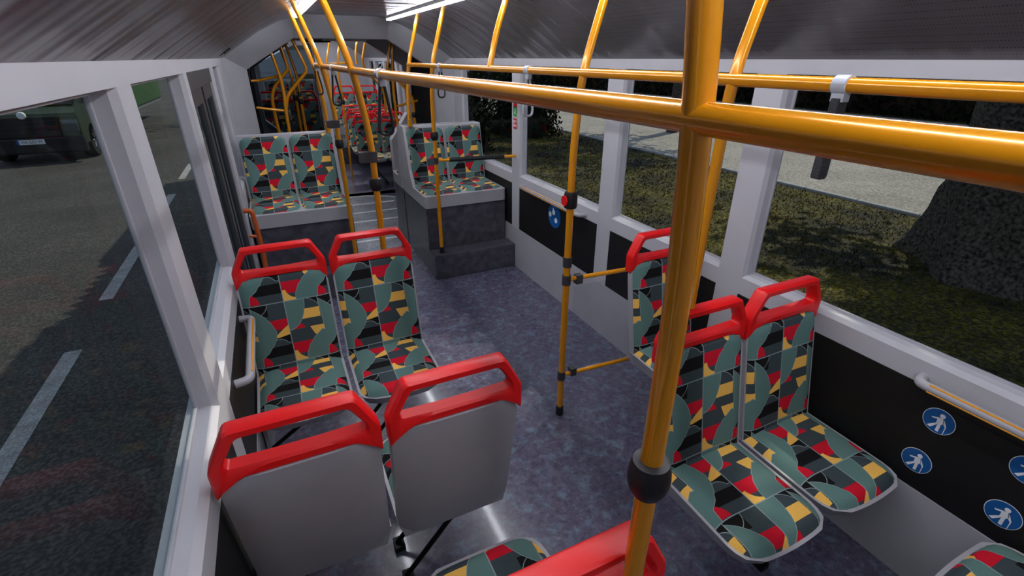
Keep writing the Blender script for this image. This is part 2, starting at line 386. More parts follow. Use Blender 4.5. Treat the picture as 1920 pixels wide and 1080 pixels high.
def side_wall(side, y0, y1, pillars, panels, T=None, suffix='', door=None, glassm='glass', low=True):
    """side=+1 right wall (inner face XR), -1 left wall. pillars: list of (ya, yb)"""
    xi = XR if side > 0 else XL; s = side
    def bx(bm, a, ya, za, b, yb, zb): box(bm, min(a, b), ya, za, max(a, b), yb, zb)
    bm = B(); D = .09
    spans = [(y0, y1)] if not door else [(y0, door[0]), (door[1], y1)]
    for ya, yb in spans:
        bx(bm, xi, ya, -.05, xi + s * D, yb, .43)                       # lower wall
        bx(bm, xi + s * .006, ya, .43, xi + s * D, yb, .87)             # behind the black panels
        pr = [(xi, .87), (xi, .962), (xi + s * .022, .978), (xi + s * .055, .98), (xi + s * D, .98), (xi + s * D, .87)]
        prism(bm, pr, 'y', ya, yb)                                      # sill rail
    pr = [(xi, 2.0), (xi, 1.935), (xi + s * .02, 1.93), (xi + s * D, 1.93), (xi + s * D, 2.0)]
    prism(bm, pr, 'y', y0, y1)
    for ya, yb in pillars:
        prism(bm, [(xi, ya), (xi, yb), (xi + s * .02, yb + .012), (xi + s * .07, yb + .012), (xi + s * .07, ya - .012), (xi + s * .02, ya - .012)], 'z', .9615, 1.9355)
        bx(bm, xi, ya, .43, xi + s * .01, yb, .87)
    o = obj('wall_' + ('right' if s > 0 else 'left') + suffix, bm, M['wall'], kind='structure')
    if T: o.matrix_world = T
    lo = obj('lower_panel', box(B(), *( (xi - .002, y0, 0) if s > 0 else (xi, y0, 0)), *((xi, y1 if not door else y1, .428) if s > 0 else (xi + .002, y1 if not door else door[0], .428))), M['wall_low'], o)
    lo.parent = o
    for ya, yb in panels:
        p = obj('black_panel', box(B(), min(xi - s * .001, xi + s * .006), ya, .432, max(xi - s * .001, xi + s * .006), yb, .868), M['black'], o)
    return o
def window(n, side, ya, yb, z0=.98, z1=1.93, T=None, m='glass', g=True, x=None):
    xi = (XR if side > 0 else XL) if x is None else x; s = side
    bm = ring_prism(B(), [(ya, z0), (yb, z0), (yb, z1), (ya, z1)], [(ya + .012, z0 + .012), (yb - .012, z0 + .012), (yb - .012, z1 - .012), (ya + .012, z1 - .012)], 'x', xi + s * .056, xi + s * .066)
    w = obj('window_%d' % n, bm, M['frame_grey'], kind='structure')
    obj('pane', box(B(), min(xi + s * .06, xi + s * .064), ya + .01, z0 + .01, max(xi + s * .06, xi + s * .064), yb - .01, z1 - .01), M[m], w)
    if T: w.matrix_world = T
    return w
RP = [(-1.25, -1.1), (.04, .2), (1.566, 1.717), (2.705, 2.87), (4.19, 4.36), (5.72, 6.0)]
side_wall(1, Y0, Y1, RP, [(-1.1, .04), (.2, 1.566), (1.717, 2.705), (2.87, 4.19), (4.36, 5.72)])
LP = [(-1.25, -1.1), (.04, .2), (1.566, 1.727), (2.853, 2.965), (5.3, 6.0)]
side_wall(-1, Y0, Y1, LP, [(-1.1, .04), (.2, 1.566), (1.727, 2.853)], door=(2.965, 4.33))
n = 1
for a, b in zip(RP, RP[1:]): window(n, 1, a[1] + .012, b[0] - .012); n += 1
for ya, yb in [(-1.1, .04), (.2, 1.566), (1.727, 2.853), (4.62, 5.3)]: window(n, -1, ya + .012, yb - .012); n += 1
# cover the small lintel over the door and the post beside it
d = obj('door_1', B(), M['door'], kind='structure')
def leafframe(ya, yb):
    bm = ring_prism(B(), [(ya, -.02), (yb, -.02), (yb, 1.86), (ya, 1.86)], [(ya + .1, .1), (yb - .1, .1), (yb - .1, 1.76), (ya + .1, 1.76)], 'x', XL - .05, XL - .015)
    return bm
for ya, yb in ((3.0, 3.62), (3.64, 4.29)):
    obj('door_leaf', leafframe(ya, yb), M['door'], d)
    obj('rubber_seal', box(B(), XL - .055, ya + .004, 0, XL - .01, ya + .03, 1.85), M['rubber'], d)
    obj('door_glass', box(B(), XL - .036, ya + .09, .09, XL - .03, yb - .09, 1.77), M['glass'], d)
obj('door_header', box(B(), XL - .06, 2.967, 1.845, XL - .001, 4.3, 1.955, .004), M['door'], d)
obj('door_post', box(B(), XL - .07, 4.3, -.02, XL + .001, 4.6, 1.94, .006), M['frame_grey'], d)
obj('trim_door', box(B(), XL - .072, 4.6, -.02, XL - .0, 4.63, 1.93), M['rubber'], kind='structure')

# ------------------------------------------------------------------ the articulation: front frame, bellows, rear frame
OUT = [(XL - .02, 0), (XL - .02, 1.985), (.455, 2.41), (1.29, 2.41), (XR + .02, 1.985), (XR + .02, 0)]
def portal(name, y0, y1, y2, inner, T=None, outer=OUT, m='frame_grey'):
    """ frame that funnels from the wall at y0 in to the opening at y1, with an inner return to y2 """
    bm = B(); n = len(outer)
    rows = [[bm.verts.new((x, y, z)) for x, z in pts] for pts, y in ((outer, y0), (inner, y1), (inner, y2), (outer, y2))]
    for a, b in zip(rows, rows[1:]):
        for k in range(n - 1): bm.faces.new((a[k], a[k + 1], b[k + 1], b[k]))
    for k in range(n - 1): bm.faces.new((rows[0][k], rows[0][k + 1], rows[-1][k + 1], rows[-1][k]))
    o = obj(name, bm, M[m], kind='structure')
    if T: o.matrix_world = T
    return o
INN = [(-.13, 0), (-.13, 1.885), (.383, 2.19), (1.387, 2.19), (1.915, 1.865), (1.915, 0)]
OUTB = [(XL - .02, 0), (XL - .02, 2.03), (.37, 2.47), (1.375, 2.47), (XR + .02, 2.03), (XR + .02, 0)]
portal('wall_joint', 5.96, 6.27, 6.34, INN, outer=OUTB)
def bellows():
    bm = B(); rows = []; N = 16
    for i in range(N + 1):
        y = 6.34 + (7.9 - 6.34) * i / N; k = .03 if i % 2 == 0 else .11
        sh = .1 * i / N
        pts = [(-.16 - k, 0), (-.16 - k, 2.0 + k * .5), (.3, 2.42 + k), (1.5, 2.42 + k), (1.94 + k, 2.05 + k * .5), (1.94 + k, 0)]
        rows.append([bm.verts.new((x + sh * .6, y, z)) for x, z in pts])
    for a, b in zip(rows, rows[1:]):
        for k in range(5): bm.faces.new((a[k], a[k + 1], b[k + 1], b[k]))
    return obj('wall_bellows', bm, M['bellow'], kind='structure')
bellows()
# turntable floor
tt = thing('turntable_plate', 'shiny patterned metal floor of the bus joint with light cross strips', 'floor plate', (XC, 6.9, 0))
M['tread'] = ground_mat('tread_metal', '#7b848e', '#97a0aa', 5, .35, rough=.3, grain=60)
M['tread'].node_tree.nodes['Principled BSDF'].inputs['Metallic'].default_value = .25
M['strip'] = mat('light_strip', '#eef4f8', .35, metal=.0, noise=.05)
bm = B(); lathe(bm, [(.0, -.06), (1.02, -.06), (1.02, .004), (.0, .004)], seg=64); obj('plate', bm, M['tread'], tt)
obj('rim', lathe(B(), [(.985, -.02), (.985, .0065), (1.02, .0065), (1.02, -.02)], seg=64), M['strip'], tt)
obj('walkway', box(B(), -.36, -1.75, -.02, .36, -.3, .0035), M['tread'], tt)
for y in (5.32, 5.72, 6.1, 6.52, 6.95, 7.4): obj('strip', box(B(), -.36 if y < 6.2 else -.6, y - 6.9 - .022, .0, .36 if y < 6.2 else .62, y - 6.9 + .022, .0075), M['strip'], tt)
obj('floor_joint', box(B(), XL, 6.3, -.1, XR + .1, 8.0, -.03), M['bellow'], kind='structure')

TH = math.radians(-1.5)
PV = Vector((XC, 5.5, 0))
TR = Matrix.Translation(PV) @ Matrix.Rotation(TH, 4, 'Z') @ Matrix.Translation(-PV)
def rp(x, y, z=0): return TR @ Vector((x, y, z))
ZR = .0
INR = [(.27, 0), (.27, .82), (-.13, 1.2), (-.13, 1.885), (.383, 2.21), (1.36, 2.21), (1.86, 1.9), (1.88, 1.22), (1.60, .83), (1.60, 0)]
OUR = [(XL - .05, 0), (XL - .05, .82), (XL - .05, 1.3), (XL - .05, 2.0), (.383, 2.45), (1.36, 2.45), (XR + .05, 2.0), (XR + .05, 1.3), (XR + .05, .82), (XR + .05, 0)]
M['frame_light'] = mat('joint_frame_light', '#cfd0d4', .4, noise=.04, nscale=5)
def portal2():
    bm = B()
    o = ring_prism  # closed loops with open bottom are fine here
    ring_prism(bm, OUR, INR, 'y', 7.92, 8.12)
    ob = obj('wall_joint_rear', bm, M['frame_light'], kind='structure'); ob.matrix_world = TR
portal2()
RY0, RY1 = 8.12, 12.7
shell_floor('floor_rear', 7.72, RY1, T=TR)
ceiling('ceiling_rear', RY0, RY1, T=TR)
RRP = [(8.12, 8.5), (9.35, 9.5), (10.5, 10.65), (11.6, 11.75), (12.5, 12.7)]
side_wall(1, RY0, RY1, RRP, [(8.5, 9.35), (9.5, 10.5), (10.65, 11.6), (11.75, 12.5)], T=TR, suffix='_rear')
side_wall(-1, RY0, RY1, RRP, [(8.5, 9.35), (9.5, 10.5), (10.65, 11.6), (11.75, 12.5)], T=TR, suffix='_rear')
for a, b in zip(RRP, RRP[1:]):
    window(n, 1, a[1] + .012, b[0] - .012, T=TR); n += 1
    window(n, -1, a[1] + .012, b[0] - .012, T=TR); n += 1
bm = B()
ring_prism(bm, [(XL - .09, 0), (XR + .09, 0), (XR + .09, 1.99), (1.29, 2.44), (.45, 2.44), (XL - .09, 1.99)], [(-.2, 1.56), (.95, 1.56), (.95, 1.85), (.95, 2.15), (.1, 2.15), (-.2, 1.95)], 'y', RY1, RY1 + .08)
o = obj('wall_back', bm, M['frame_grey'], kind='structure'); o.matrix_world = TR
o = obj('window_%d' % n, box(B(), -.2, RY1 + .03, 1.55, .96, RY1 + .04, 2.16), M['glass'], kind='structure'); o.matrix_world = TR; n += 1
bm = B()
ring_prism(bm, [(XL - .09, 0), (XR + .09, 0), (XR + .09, 1.99), (1.29, 2.44), (.45, 2.44), (XL - .09, 1.99)], [(.9, 1.), (1.1, 1.), (1.1, 1.01), (1.05, 1.02), (.95, 1.02), (.9, 1.01)], 'y', Y0 - .08, Y0)
obj('wall_front', bm, M['frame_grey'], kind='structure')
# tinted screen in the joint
tp = thing('glass_screen', 'dark tinted glass screen on the left behind the bus joint', 'glass screen', (0, 0, 0))
obj('pane', prism(B(), [(-.12, .95), (.68, .95), (.68, 2.15), (.45, 2.15), (-.12, 1.88)], 'y', 7.84, 7.85), M['tint'], tp)
tube(bm := B(), [(.69, 7.84, .0), (.69, 7.84, 2.1), (.64, 7.84, 2.18)], .016); obj('post', bm, M['chrome'], tp, smooth=True)
obj('seal', tube(B(), [(-.12, 7.82, .95), (-.12, 7.82, 1.88), (.4, 7.82, 2.17)], .01), M['rubber'], tp)
# black slots on the joint frames
for q, (x0, x1, z, y) in enumerate(((.67, 1.15, 2.178, 6.255), (.60, .95, 2.2, 7.88))):
    obj('slot_vent', box(B(), x0, y, z - .011, x1, y + .05, z + .011), M['black'], label=('long black slot on the near joint frame, under the ceiling', 'black slot on the far joint frame, further down the bus')[q], cat='vent slot')

# ------------------------------------------------------------------ ceiling lights
def lamp(x, y0, y1, label, T=None, z=2.368):
    t = thing('ceiling_light', label, 'light', (x, (y0 + y1) / 2, z), 0, None)
    L = (y1 - y0) / 2
    obj('diffuser', box(B(), -.022, -L, -.012, .022, L, .006, .005), M['tube'], t, smooth=True)
    obj('housing', prism(B(), [(-.03, .003), (.03, .003), (.034, .03), (-.034, .03)], 'y', -L - .01, L + .01), M['wall'], t)
    for s in (-1, 1): obj('end_cap', box(B(), -.028, s * L - .008, -.015, .028, s * L + .008, .012, .002), M['wall'], t)
    if T: t.matrix_world = T @ t.matrix_world
lamp(1.33, -1.2, 5.85, 'long white light tube along the right edge of the ceiling')
lamp(.415, -1.2, 5.85, 'long white light tube along the left edge of the ceiling')
lamp(1.33, 8.3, 12.4, 'light tube on the right of the rear half ceiling')
lamp(.5, 8.3, 12.4, 'light tube on the left of the rear half ceiling')
lt = obj('ceiling_latch', B(), M['black'], label='small black latch on the left ceiling slope near the joint', cat='latch')
bm = B(); tube(bm, [(-.30, 5.2, 2.02), (-.2, 5.2, 2.075)], .012, 8); bm.to_mesh(lt.data); bm.free()
obj('screw', lathe(B(), [(.012, 0), (.012, .012), (.006, .018)], (-.24, 5.2, 2.025), seg=10), M['chrome'], lt)

# ------------------------------------------------------------------ seats
TILT = .105
def backpt(s, off=0, x=0, top=1.0, crease=.475):       # s measured down from the top of the fabric
    L = math.hypot(TILT, top - crease); k = s / L
    ny, nz = -(top - crease) / L, TILT / L
    return Vector((x, TILT * (1 - k) + ny * off, top - (top - crease) * k + nz * off))
BL = math.hypot(TILT, 1.0 - .475)
def cushion_back(hw=.208, BL=BL, pt=backpt, t=.03):
    bm = B(); uvl = bm.loops.layers.uv.new('UVMap'); nu, nv = 18, 26; g = []; uvs = {}
    for j in range(nv + 1):
        s = BL * j / nv
        r = .055; inset = 0
        if s < r: inset = r - math.sqrt(max(0, r * r - (r - s) ** 2))
        w = hw - inset * .9
        row = []
        for i in range(nu + 1):
            e = -1 + 2 * i / nu
            e = math.copysign(abs(e) ** .8, e)
            h = t * (1 - abs(e) ** 8) * (1 if s > .04 else math.sqrt(max(0, 1 - (1 - s / .04) ** 2)) * .9 + .1)
            wing = .012 * abs(e) ** 2.5
            v = bm.verts.new(pt(s, h + wing, e * w)); uvs[v] = (e * w * 1.034 + .215, s); row.append(v)
        g.append(row)
    for a, b in zip(g, g[1:]):
        for i in range(nu): bm.faces.new((a[i], b[i], b[i + 1], a[i + 1]))
    for f in bm.faces:
        for l in f.loops: l[uvl].uv = uvs[l.vert]
    return bm
def cushion_pan(hw=.212, depth=.44, z=.465, t=.045, s0=BL):
    bm = B(); uvl = bm.loops.layers.uv.new('UVMap'); nu, nv = 18, 24; g = []; uvs = {}
    for j in range(nv + 1):
        k = j / nv; s = depth * k; r = .10; inset = 0; m = depth - s
        if m < r: inset = (r - math.sqrt(max(0, r * r - (r - m) ** 2))) * .75
        w = hw - inset; row = []
        for i in range(nu + 1):
            e = -1 + 2 * i / nu; e = math.copysign(abs(e) ** .8, e)
            h = t * (1 - abs(e) ** 7) * (1 if m > .05 else math.sqrt(max(0, 1 - (1 - m / .05) ** 2)))
            bow = .016 * (1 - e * e) * (k ** 4)
            v = bm.verts.new((e * w, -s - bow * .4, z + h + .008 * abs(e) ** 2 - .01 * k)); uvs[v] = (e * w * 1.02 + .215, s0 + s); row.append(v)
        g.append(row)
    for a, b in zip(g, g[1:]):
        for i in range(nu): bm.faces.new((a[i], b[i], b[i + 1], a[i + 1]))
    for f in bm.faces:
        for l in f.loops: l[uvl].uv = uvs[l.vert]
    return bm
def slab(rowsf, rowsb):
    """closed slab between two grids of points"""
    bm = B(); F = [[bm.verts.new(p) for p in r] for r in rowsf]; K = [[bm.verts.new(p) for p in r] for r in rowsb]
    nr, nc = len(F), len(F[0])
    for j in range(nr - 1):
        for i in range(nc - 1):
            bm.faces.new((F[j][i], F[j + 1][i], F[j + 1][i + 1], F[j][i + 1])); bm.faces.new((K[j][i], K[j][i + 1], K[j + 1][i + 1], K[j + 1][i]))
    for j in range(nr - 1):
        bm.faces.new((F[j][0], K[j][0], K[j + 1][0], F[j + 1][0])); bm.faces.new((F[j][-1], F[j + 1][-1], K[j + 1][-1], K[j][-1]))
    for i in range(nc - 1):
        bm.faces.new((F[0][i], F[0][i + 1], K[0][i + 1], K[0][i])); bm.faces.new((F[-1][i], K[-1][i], K[-1][i + 1], F[-1][i + 1]))
    return bm
def shell_back():
    rf, rb = [], []; nv, nu = 16, 12; LEN = BL + .06
    for j in range(nv + 1):
        s = LEN * j / nv; r = .05
        ins = (r - s) * .95 if s < r else 0
        m = LEN - s; ins2 = (.015 - m) * .8 if m < .015 else 0
        w = .217 - ins - ins2; a, b = [], []
        for i in range(nu + 1):
            e = -1 + 2 * i / nu
            a.append(backpt(s, .002 + .010 * abs(e) ** 3, e * w))
            b.append(backpt(s, -.038 + .018 * abs(e) ** 6 - .006 * math.sin(min(1, s / LEN) * math.pi), e * (w - .004)))
        rf.append(a); rb.append(b)
    return slab(rf, rb)
def shell_pan():
    rf, rb = [], []; nv, nu = 14, 12; D = .45
    for j in range(nv + 1):
        k = j / nv; s = -.02 + (D + .02) * k; m = D - s; r = .105
        ins = (r - math.sqrt(max(0, r * r - (r - m) ** 2))) * .72 if m < r else 0
        w = .219 - ins; a, b = [], []
        for i in range(nu + 1):
            e = -1 + 2 * i / nu; bow = .016 * (1 - e * e) * (max(k, 0) ** 4)
            a.append((e * w, -s - bow * .4, .472 + .008 * abs(e) ** 2 - .01 * k))
            b.append((e * (w - .022), -s * .95 - bow * .3, .472 - .075 + .02 * k))
        rf.append(a); rb.append(b)
    return slab(rf, rb)
def grab_bm():
    outer = rounded([(-.2195, .935), (-.2215, 1.035), (-.163, 1.15), (.163, 1.15), (.2215, 1.035), (.2195, .935), (.172, .992), (-.172, .992)], .014, 3)
    inner = rounded([(-.178, 1.03), (-.182, 1.05), (-.14, 1.121), (.14, 1.121), (.182, 1.05), (.178, 1.03), (.06, 1.026), (-.06, 1.026)], .016, 3)
    bm = B(); ya, yb = .08, .138; c = .008; n = len(outer)
    def shr(P, Q, k): return [(p[0] + (q[0] - p[0]) * k, p[1] + (q[1] - p[1]) * k) for p, q in zip(P, Q)]
    loops = [(outer, ya + c), (shr(outer, inner, .2), ya), (shr(outer, inner, .8), ya), (inner, ya + c), (inner, yb - c), (shr(outer, inner, .8), yb), (shr(outer, inner, .2), yb), (outer, yb - c)]
    R = [[bm.verts.new((x, y, z)) for x, z in P] for P, y in loops]
    for k in range(8):
        a, b = R[k], R[(k + 1) % 8]
        for i in range(n): bm.faces.new((a[i], a[(i + 1) % n], b[(i + 1) % n], b[i]))
    return bm
def bar_bm(ws, y, wall):
    bm = B(); tube(bm, [(-ws * .14, y, .425), (ws * .2, y, .2 if wall else .03)], .011, 8, 0); tube(bm, [(-ws * .14, y, .43), (ws * .2, y, .425)], .011, 8, 0)
    if not wall: box(bm, *(sorted((ws * .17, ws * .215))[0], y - .03, .001, sorted((ws * .17, ws * .215))[1], y + .03, .03))
    return bm
def make_seat(label, ws, wall):
    t = thing('bus_seat', label, 'seat')
    sh = obj('backrest_shell', shell_back(), M['shell'], t, smooth=True)
    obj('seat_shell', shell_pan(), M['shell'], t, smooth=True)
    obj('backrest_cushion', cushion_back(), M['fabric'], t, smooth=True)
    obj('seat_cushion', cushion_pan(), M['fabric'], t, smooth=True)
    obj('grab_handle', grab_bm(), M['red'], t, smooth=True, label='red grab handle')
    for y in (-.09, -.26): obj('support_bar', bar_bm(ws, y, wall), M['steel'], t, smooth=True)
    if wall: obj('wall_bracket', box(B(), *(sorted((ws * .205, ws * .222))[0], -.3, .12, sorted((ws * .205, ws * .222))[1], -.04, .44), .004), M['shell'], t, label='pale wall bracket')
    return t
PROTO = {}
def seat(x, y, back, label, z=0, T=None, group=None):
    """back=True: faces the rear (+y)"""
    right = x > XC; ws = (1 if right else -1) * (-1 if back else 1); wall = x > 1.6 or x < .1
    if (ws, wall) in PROTO: o = copy_tree(PROTO[ws, wall])
    else:
        o = PROTO[ws, wall] = make_seat(label, ws, wall); remember(o)
    o['label'] = label
    if group: o['group'] = group
    o.location = (x, y, z); o.rotation_euler = (0, 0, math.pi if back else 0)
    if T:
        p = T @ Vector((x, y, z)); o.location = p; o.rotation_euler = (0, 0, (math.pi if back else 0) + TH)
    return o
LA, LB, RA, RB = -.095, .365, 1.375, 1.83
G = 'patterned seats with red handles in the front half'
seat(LA, 2.48, False, 'window seat facing the camera on the left, beside the white handrail', group=G)
seat(LB, 2.48, False, 'aisle seat facing the camera on the left, red handle in front of a yellow pole', group=G)
seat(LA, 1.29, True, 'left seat of the nearest pair turned away, plain grey back beside left window', group=G)
seat(LB, 1.29, True, 'right seat of the nearest pair turned away, plain grey back by the aisle', group=G)
seat(LA, .60, True, 'window seat by the left wall, one row behind the nearest grey seat backs', group=G)
seat(LB, .60, True, 'aisle seat at the bottom of the picture, only cushion front and handle showing', group=G)
seat(RA, 1.05, False, 'right side aisle seat facing the camera, behind the big pole with black ball', group=G)
seat(RB, 1.05, False, 'right side window seat facing the camera, beside the long black wall panel', group=G)
seat(RB, 1.81, False, 'single seat on the right joined to the yellow pole by two bars', group=G)
seat(RB, -.12, True, 'seat in the bottom right corner, only the cushion front showing', group=G)
seat(RA, -.12, True, 'aisle seat of the pair whose window seat cushion shows in the bottom right corner', group=G)
GR = 'patterned seats with red handles in the rear half'
for i, y in enumerate((8.83, 9.68, 10.5)):
    nm = ('nearest row right of the aisle', 'second row right of the aisle', 'third row right of the aisle')[i]
    seat(RA + .008, y, False, 'aisle side seat in the rear half, ' + nm, T=TR, group=GR)
    seat(RB + .0, y, False, 'window side seat in the rear half, ' + nm, T=TR, group=GR)
for i, (x, w) in enumerate(((1.33, 'left'), (1.79, 'right'))):
    seat(x, 11.15, False, 'raised seat of the last row at the back, %s of the two showing red handles' % w, z=.33, T=TR, group=GR)
for i, (x, w) in enumerate(((-.02, 'window side'), (.44, 'aisle side'))):
    seat(x, 8.75, False, 'raised %s seat seen through the tinted glass screen' % w, z=.38, T=TR, group=GR)
# podiums under the raised seats
for x0, x1, y0, y1, z, lb in ((XL, .72, 8.4, 9.1, .378, 'dark podium under the raised seats behind the glass screen'), (1.08, XR, 10.72, RY1, .328, 'dark podium under the raised last row of seats')):
    o = obj('podium', box(B(), x0 + .003, y0, .001, x1 - .004, y1, z, .01), M['platformvinyl'], label=lb, cat='podium'); o.matrix_world = TR

# ------------------------------------------------------------------ twin benches
def bench_pt(s, off=0, x=0): return backpt(s, off, x, top=1.35, crease=.80)
BBL = math.hypot(TILT, .55)
def make_bench(name, label, x0, x1, yf, side, depth=.5, back=False, ext=.2, bt=.05):
    """x0..x1 span, yf front edge (towards the camera); built facing -y around its own origin"""
    w = x1 - x0; t = thing(name, label, 'bench seat', ((x0 + x1) / 2, yf, 0), math.pi if back else 0)
    h = w / 2
    obj('base', box(B(), -h + .012, .02, .0 if not back else 0, h - .006, depth + ext, .685, .006), M['platformvinyl'], t)
    # white tray: front lip with rounded front corners + seat deck
    pl = rounded([(-h, depth + ext), (-h, 0), (h, 0), (h, depth + ext)], .04, 5)
    obj('tray', prism(B(), pl, 'z', .67, .785), M['shell'], t)
    # backrest shell: one wide moulded panel
    bm = B(); yb = depth - .07
    prism(bm, [(yb + .0, .78), (yb + TILT + .012, 1.35), (yb + TILT + .022, 1.362), (yb + TILT + bt, 1.362), (yb + TILT + bt + .02, .78)], 'x', -h + .004, h - .004)
    if True:   # side cheek
        prism(bm, [(yb - .12, .78), (yb - .01, .95), (yb + TILT - .005, 1.365), (yb + TILT + bt + .005, 1.367), (yb + TILT + bt + .03, .78)], 'x', *( (-h - .0, -h + .03) if side < 0 else (h - .03, h)))
    obj('backrest_shell', bm, M['shell'], t)
    for cx in (-w / 4 + .004, w / 4 - .004):
        bk = cushion_back(hw=w / 4 - .018, BL=BBL - .01, pt=lambda s, off=0, x=0: bench_pt(s + .01, off, x), t=.03)
        bmesh.ops.translate(bk, verts=bk.verts[:], vec=(cx, yb + .0, -.0)); obj('backrest_cushion', bk, M['fabric'], t, smooth=True)
        pn = cushion_pan(hw=w / 4 - .014, depth=depth - .115, z=.785, t=.03, s0=BBL); bmesh.ops.translate(pn, verts=pn.verts[:], vec=(cx, yb - .0, 0)); obj('seat_cushion', pn, M['fabric'], t, smooth=True)
    return t
make_bench('twin_bench', 'two-seat bench on the left with white frame and dark base, before the bellows', XL + .01, .53, 4.5, 1, .62)
make_bench('twin_bench', 'two-seat bench on the right with white frame on a dark stepped base', 1.2, XR - .01, 4.48, -1, .62, ext=.27, bt=.11)
make_bench('twin_bench', 'two-seat bench turned away, back to back with the right white-framed bench', 1.2, XR - .01, 5.86, 1, .48, back=True, ext=.0)
bn = make_bench('twin_bench', 'white-framed two-seat bench seen dimly through the tinted screen, far left', .0, .92, 10.6, -1, .62); bn.location.z = .25
o = obj('podium', box(B(), .01, 10.62, .001, .91, 11.4, .248), M['platformvinyl'], label='dark plinth under the far bench behind the tinted screen', cat='podium')
obj('step_platform', box(B(), 1.2, 4.275, .001, XR - .002, 4.47, .25, .012), M['platformvinyl'], label='low dark step in front of the right bench', cat='step')
obj('step_platform', box(B(), XL + .01, 4.3, .001, .53, 4.5, .25, .012), M['platformvinyl'], label='low dark step in front of the left bench, behind the seats', cat='step')

# ------------------------------------------------------------------ poles and rails
def knob(bm, x, y, z, r=.036):
    lathe(bm, [(.018, -.036), (.026, -.034), (r * .93, -.018), (r, 0), (r * .95, .018), (.030, .034), (.018, .036)], (x, y, z))
PR = .0185
def pole(label, pts, parts=(), foot=None, group='yellow grab poles in the front half', r=PR):
    t = thing('grab_pole', label, 'pole', pts[0], 0, group)
    O = Vector(pts[0]); loc = [tuple(Vector(p) - O) for p in pts]
    obj('tube', tube(B(), loc, r, 20, .12), M['yellow'], t, smooth=True)
    for kind, z in parts:
        # find x at height z
        P = [Vector(p) for p in loc]; x = y = 0
        for a, b in zip(P, P[1:]):
            if min(a.z, b.z) <= z - O.z <= max(a.z, b.z) and a.z != b.z:
                k = (z - O.z - a.z) / (b.z - a.z); x = a.x + (b.x - a.x) * k; y = a.y + (b.y - a.y) * k
        if kind == 'knob':
            bm = B(); knob(bm, x, y, z - O.z); kn = obj('black_knob', bm, M['rubber'], t, smooth=True)
            obj('knob_cap', lathe(B(), [(.019, .034), (.030, .0345), (.019, .037)], (x, y, z - O.z)), M['darkclamp'], kn, smooth=True)
        if kind == 'button':
            bm = B(); lathe(bm, [(.019, -.042), (.031, -.04), (.034, -.03), (.034, .03), (.031, .04), (.019, .042)], (x, y, z - O.z)); k_ = obj('stop_button', bm, M['rubber'], t, smooth=True)
            obj('red_push', lathe(B(), [(.026, 0), (.026, .006), (.018, .009)], (x - .04, y - .0, z - O.z), 'x', 20), M['red'], k_, smooth=True)
        if kind == 'box':
            obj('clamp_box', box(B(), x - .075, y - .024, z - O.z - .03, x + .024, y + .024, z - O.z + .03, .004), M['darkclamp'], t)
        if kind == 'ring':
            obj('clamp_ring', lathe(B(), [(.0188, -.028), (.024, -.028), (.024, .028), (.0188, .028)], (x, y, z - O.z)), M['darkclamp'], t, smooth=True)
    if foot == 'foot': obj('foot', lathe(B(), [(.024, 0), (.024, .06), (.019, .066), (.019, 0)]), M['rubber'], t, smooth=True)
    if foot == 'sleeve': obj('sleeve', lathe(B(), [(.025, 0), (.025, .07), (.019, .076), (.019, 0)]), M['yellow'], t, smooth=True)
    return t
RZ = 1.938; XRR, XRL = 1.314, .440
def bent(xf, y, z0, s, top=2.36):
    """ s=+1 right row: lower part vertical at xf, leaning to the wall above """
    xr = XRR if s > 0 else XRL
    xt = xr + s * .13
    return [(xf, y, z0), (xf, y, 1.6), (xr - s * .0, y, RZ), (xr + s * .075, y, 2.18), (xt, y, top)]
pole('tall yellow pole right of the aisle with red stop button, foot on the floor', bent(1.287, 2.024, 0, 1), [('button', 1.355), ('ring', 1.02), ('ring', .915), ('ring', .29)], 'foot')
pole('closest big yellow pole in the foreground with a black ball grip', [(.458, .435, 0), (.458, .435, 1.7), (.442, .435, RZ), (.42, .435, 2.1), (.375, .435, 2.385)], [('knob', 1.373)], 'foot')
pole('yellow pole right behind the foreground pole, standing on a red seat handle', [(1.295, 1.168, 1.152), (1.298, 1.172, 1.4), (1.312, 1.178, 1.75), (1.314, 1.178, RZ), (1.385, 1.178, 2.18), (1.44, 1.178, 2.35)], [])
pole('yellow pole left of the aisle with black box clamp and ball grip', bent(.487, 2.88, 0, -1, 2.33), [('knob', 1.33), ('box', 1.49)], 'foot')
pole('yellow pole rising in front of the right corner of the left bench', bent(.482, 4.37, .25, -1, 2.35), [('knob', 1.35), ('box', 1.51)], 'foot')
pole('short yellow pole standing on top of the left bench backrest', bent(.474, 5.05, 1.362, -1, 2.36), [], 'sleeve')
pole('yellow pole in front of the right bench with padded side arm, foot on the step', bent(1.297, 4.35, .25, 1), [('knob', 1.365), ('ring', 1.15)], 'foot')
pole('short yellow pole standing on top of the right bench backrest', bent(1.28, 5.13, 1.362, 1), [], 'sleeve')
pole('short yellow stub from the right rail up to the ceiling', [(1.314, 3.1, RZ), (1.36, 3.1, 2.13), (1.44, 3.1, 2.345)], [])
def rail(label, x, y0, y1):
    t = thing('overhead_rail', label, 'rail', (x, y0, RZ)); obj('tube', tube(B(), [(0, 0, 0), (0, y1 - y0, 0)], PR, 24, 0), M['yellow'], t, smooth=True); return t
rail('thick yellow overhead rail on the left, crossing the middle of the picture', XRL, -1.3, 5.05)
rail('yellow overhead rail on the right, running along the right windows', XRR, -1.3, 5.13)
